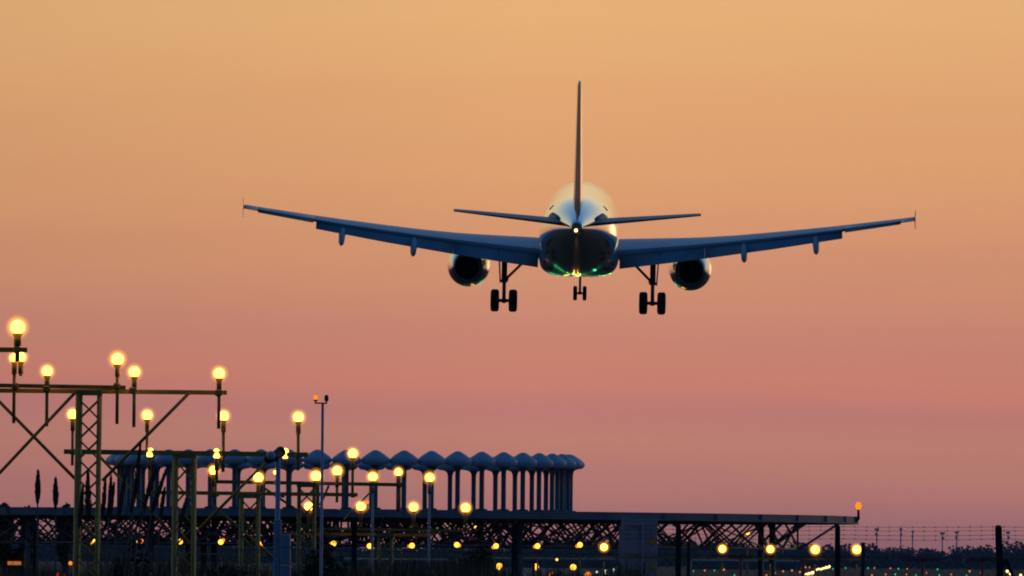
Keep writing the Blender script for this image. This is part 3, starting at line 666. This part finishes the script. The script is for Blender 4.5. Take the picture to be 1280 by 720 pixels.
# red T-shaped aerial masts
reds = [(1228, 700, 21, 'red T shaped mast left of the concrete fence post at the right'), (1153, 700, 22, 'red T shaped mast right of the rightmost row lamp'), (1004, 698, 17, 'red T shaped mast between the two rightmost platform braces'), (926, 696, 16, 'red T shaped mast between lamps right of the cabinet'), (667, 702, 10, 'red mast left of the cabinet among small lamps')]
for px, y0, hw, lab in reds:
    d = 350; u = U(d); p = P(px, y0, d)
    t_ = empty('red_mast', (p.x, d, 0), lab, 'mast', 'red T shaped masts')
    MB().tube((p.x, d, 0), (p.x, d, p.z+.06), 4.5*u/2, 4*u/2, 10).box((p.x, d, p.z+.03), 6*u, 6*u, 5*u, .02).build('pole', 'red', t_)
    MB().box((p.x, d, p.z), hw*2*u, .12, 3.0*u, .015).build('crossarm', 'red', t_)

# ------------------------------------------------------------------ runway and taxiway lights on the far field
def farlight(name, px, py, r, m, label, cat, group, d=None, h=None):
    v = RM @ Vector(((px-640)/F, -(py-360)/F, -1.0))
    if d is None: d = min(3900, max(1500, (2.3)/(-v.z/v.y))) if v.z < 0 else 3900
    c = CAM+v*(d/v.y); rr = r*U(d)
    t_ = MB().tube((c.x, c.y, 0), (c.x, c.y, c.z), rr*.07, n=5).ball(c, rr, 10)
    o_ = t_.build(name, m); o_.location = (c.x, c.y, 0); o_.data.transform(Matrix.Translation((-c.x, -c.y, 0)))
    return tag(o_, label, cat, group)
gr = [(1085, 710), (1123, 711), (1172, 711.5), (1119, 718), (1145, 719), (1174, 719), (867, 713.5), (893, 713), (1041, 711), (1057, 710), (1208, 719), (845, 717), (918, 719)]
og = [(1093, 710), (1113, 710.5), (1134, 711), (1212, 714), (1107, 718), (1133, 718), (1189, 718), (905, 712), (934, 715), (948, 714), (969, 716), (979, 714), (990, 713), (1000, 715), (994, 708), (1007, 709), (1012, 709), (881, 713), (1158, 716), (1226, 716), (958, 719), (1090, 719)]
for px, py in gr: farlight('runway_light', px, py, random.uniform(.75, 1.15), 'green', 'tiny green light on the far airfield ground', 'runway light', 'green airfield lights')
for px, py in og: farlight('runway_light', px, py, random.uniform(.75, 1.2), 'orange', 'tiny orange light on the far airfield ground', 'runway light', 'orange airfield lights')
for px, py in ((746, 715), (757, 713.5), (767, 712), (757, 716)): farlight('runway_light', px, py, 1.5, 'whitel', 'small white light just left of the cabinet near the bottom edge', 'runway light', 'white airfield lights')
for i in range(9): farlight('floodlight', 1003.5+i*1.9, 718.2-i*.42+random.uniform(-.9, .9), random.uniform(.9, 1.9), 'flood', 'bright floodlight in the lower slanting cluster below the row lamps', 'floodlight', 'lower bright cluster on the airfield')
for i in range(9): farlight('floodlight', 1021+i*1.95, 711.6-i*.38+random.uniform(-1, 1), random.uniform(.9, 1.9), 'flood', 'bright floodlight in the upper slanting cluster below the row lamps', 'floodlight', 'upper bright cluster on the airfield')
for px, py in ((1259, 714), (1263, 717), (1266, 718), (1276, 719)): farlight('floodlight', px, py, 1.8, 'flood', 'bright floodlight right of the concrete fence post at the bottom corner', 'floodlight', 'floodlights in the bottom right corner')
# far low hangars, a dark strip under the wood
for i, (x0, x1, y0, lab) in enumerate([(430, 560, 697, 'low far hangar behind the low gantry'), (590, 770, 695, 'long low far hangar left of the cabinet'), (865, 1000, 698, 'low far hangar right of the cabinet')]):
    d = 3000+i*60; p, q = P(x0, y0, d), P(x1, y0, d)
    h = p.z; hb = MB(); w2 = (q.x-p.x)
    sec = lambda x_: [(x_, d, 0), (x_, d, h*.8), (x_, d+10, h), (x_, d+20, h*.8), (x_, d+20, 0)]
    hb.rings([sec(p.x), sec(q.x)], False)
    t_ = empty('hangar', ((p.x+q.x)/2, d, 0), lab, 'hangar', 'far hangars'); hb.build('hall', 'shed', t_)
    for j in range(4): MB().box((p.x+w2*(j+.5)/4, d-.15, h*.33), w2*.16, .3, h*.62).build('door', 'under', t_)

# ------------------------------------------------------------------ left corner: shed with lit window, cover
d = 230; u = U(d); a, b_ = P(4, 688, d), P(27, 688, d)
t_ = empty('shed', ((a.x+b_.x)/2, d, 0), 'small dark shed with an orange lit window strip in the bottom left corner', 'shed')
MB().box(((a.x+b_.x)/2, d+.8, a.z/2-.03), (b_.x-a.x)*1.2, 1.6, a.z-.06).build('wall', 'shed', t_)
MB().box(((a.x+b_.x)/2, d+.75, a.z+.02), (b_.x-a.x)*1.35, 1.8, .08).build('roof', 'shedroof', t_)
q0 = P(18, 704, d)
MB().box((q0.x, d-.01, q0.z), 17*u, .03, 4.5*u).build('window', 'win', t_)
d = 215; p, q = P(35, 650, d), P(35, 720, d)
pm = MB().box((p.x, d, p.z/2), 6*U(d), 6*U(d), p.z, .02); tag(pm.build('post', 'bluepole'), 'square blue grey post beside the shed in the bottom left corner', 'post')
d = 130; p = P(172, 689, d)
tc_ = MB(); u = U(d); rs = []
for k_ in range(9):
    f_ = k_/8; rr = (.13*(1-f_)**.9+.012)*(3.0-f_*0)*.55; z = (p.z-1.3)+1.3*f_
    rs.append([(p.x+rr*(1+.12*math.cos(5*a_))*math.cos(a_), d+rr*(1+.12*math.cos(5*a_))*math.sin(a_), z) for a_ in [2*math.pi*i/20 for i in range(20)]])
tc_.rings(rs); t_ = empty('parasol', (p.x, d, 0), 'pale blue folded parasol standing low behind the left bush', 'parasol')
tc_.build('canopy', 'tarp', t_); MB().tube((p.x, d, 0), (p.x, d, p.z-1.2), .03).build('pole', 'galv', t_)

# ------------------------------------------------------------------ reeds
def reed(px, top, botp, lean, d, label, group=None, seed=0, fat=1.0):
    rnd = random.Random(seed); u = U(d); tp = P(px, top, d); pb = P(px-lean, botp, d); dirv = (tp-pb).normalized()
    base = Vector((pb.x-dirv.x*pb.z/max(dirv.z, .3)*.5, d, 0))
    t_ = empty('reed', base, label, 'reed', group)
    st = MB().tube(base, pb, .009, .007, 6).tube(pb, tp-dirv*.03, .007, .004, 6)
    for k_ in range(3):
        z = pb.z*(.55+.13*k_); f_ = z/pb.z; c = base+(pb-base)*f_; sgn = 1 if k_ % 2 else -1
        e = c+Vector((sgn*rnd.uniform(.12, .25), rnd.uniform(-.1, .1), rnd.uniform(.25, .4)))
        st.add([c, c+Vector((0, .012, .02)), e, c+Vector((0, -.012, .02))], [(0, 1, 2), (0, 2, 3)])
    st.build('stem', 'reed', t_)
    pm = MB(); Ln = (tp-pb).length
    for i in range(520):
        f_ = rnd.random(); rad = fat*4.2*u*math.sin(math.pi*min(1, f_*.93+.07))**.7*(1-.45*f_)
        a_ = rnd.uniform(0, 6.28); rr = rad*rnd.uniform(.1, .95); c = pb+(tp-pb)*f_+Vector((math.cos(a_)*rr, math.sin(a_)*rr, 0))
        s_ = .04; out_ = Vector((math.cos(a_)*.25, math.sin(a_)*.25, 1)).normalized()
        side = out_.cross(Vector((rnd.gauss(0, 1), rnd.gauss(0, 1), 0))).normalized()*.006
        pm.add([c-out_*s_, c+side, c+out_*s_, c-side], [(0, 1, 2, 3)])
    pm.build('plume', 'reed', t_)
reed(47.5, 591, 628, .5, 70, 'tallest lone reed plume standing upright at the far left', seed=1, fat=1.0)
reed(69.5, 600, 634, 0, 72, 'second upright reed plume just right of the tallest lone one', seed=2, fat=1.0)
cl = [(110, 591, 650, 0, 1.3), (104, 608, 660, 5, .8), (132, 601, 645, 4, .8), (139, 596, 646, 3, .7), (143, 606, 650, 7, .9), (159, 585, 650, 12, .8), (176, 556, 622, 8, .8), (174, 592, 640, 10, .8), (196, 585, 632, 16, .9), (208, 588, 640, 18, .8), (188, 606, 650, 12, .7), (206, 612, 645, 5, .7), (233, 625, 660, 8, .7)]
for i, (px, t0, b0_, ln_, ft) in enumerate(cl):
    reed(px, t0, b0_, ln_, 74+i*.7, 'leaning feathery reed in the clump around the two left lattice masts', 'leaning reeds in the clump', 10+i, ft)

# ------------------------------------------------------------------ bushes along the bottom edge
def bush(px, top, hw, d, label, seed, n=5200, s_=.035):
    rnd = random.Random(seed); u = U(d); p = P(px, top, d); W_ = hw*u; H = p.z
    t_ = empty('bush', (p.x, d, 0), label, 'bush', 'bushes along the bottom edge')
    st = MB()
    for i in range(12):
        a_ = rnd.uniform(0, 6.28); e = Vector((p.x+math.cos(a_)*W_*rnd.uniform(.1, .8), d+math.sin(a_)*W_*.6, H*rnd.uniform(.7, .95)))
        m_ = Vector((p.x, d, 0)).lerp(e, .5)+Vector((rnd.uniform(-.1, .1), 0, 0)); st.tube((p.x, d, 0), m_, .025, .015, 6).tube(m_, e, .015, .004, 6)
    st.build('stem', 'bark', t_); fo = MB()
    for i in range(26):
        a_ = rnd.uniform(0, 6.28); q = rnd.random()**.5; x_ = math.cos(a_)*q; zc = H*(1-.42*x_*x_)*rnd.uniform(.55, .95)
        crown(fo, (p.x+x_*W_*.85, d+math.sin(a_)*W_*.6*q, zc), W_*.3, H*.09, n//26, s_, rnd)
    fo.build('foliage', 'leaf', t_)
bush(165, 678, 48, 88, 'dark leafy bush at the bottom left under the leaning reeds', 1)
bush(35, 706, 45, 86, 'very low dark bush in the bottom left corner', 5)
bush(405, 668, 44, 112, 'dark leafy bush right of the meter boxes', 2, 6500)
bush(278, 700, 60, 105, 'low dark bush between the second lattice mast and the camera post', 4)
bush(590, 676, 46, 200, 'dark leafy bush at bottom centre with a lamp glowing inside', 3, 6500, .05)

# ------------------------------------------------------------------ bed of reeds and scrub along the foot of the picture
rb = MB(); rnd = random.Random(99)
for i in range(9000):
    d = rnd.uniform(128, 200); px = rnd.uniform(-160, 790); p = P(px, 700, d)
    top = P(px, 703+6*math.sin(px*.021)+4*math.sin(px*.077+1)+rnd.uniform(-6, 12)+(6 if px > 700 else 0), d).z
    if abs(px-640) < 8: continue
    base = Vector((p.x+rnd.uniform(-.2, .2), d, 0)); tp = Vector((p.x+rnd.uniform(-.3, .45), d+rnd.uniform(-.2, .2), top)); m_ = base.lerp(tp, .65)+Vector((rnd.uniform(-.06, .06), 0, .15))
    w_ = rnd.uniform(.010, .024); a_ = rnd.uniform(0, 3.14); sd = Vector((math.cos(a_), math.sin(a_), 0))*w_
    rb.add([base-sd, base+sd, m_+sd*1.2, m_-sd*1.2, tp], [(0, 1, 2, 3), (3, 2, 4)])
tag(rb.build('reed_bed', 'leaf'), kind='stuff')

# threshold and approach lights on the ground past the aircraft (below the picture; they glint on its belly)
tg = emit('threshold_green_light', (.02, 1, .32), 480); ta = emit('approach_amber_light', (1, .42, .06), 90)
for i in range(26):
    x_ = 3-22+i*44/25
    o_ = MB().tube((0, 0, 0), (0, 0, .1), .05).ball((0, 0, .2), .12, 10).build('threshold_light', tg); o_.location = (x_, 647, 0)
    tag(o_, 'green light in the row across the runway threshold', 'runway light', 'green threshold lights')
for i in range(10):
    o_ = MB().tube((0, 0, 0), (0, 0, .9), .05).ball((0, 0, 1), .12, 10).build('centreline_light', ta); o_.location = (3+(-1.2 if i % 2 else 1.2), 470+(i//2)*30, 0)
    tag(o_, 'amber approach light on the ground between the platform and the runway', 'runway light', 'amber centreline approach lights')
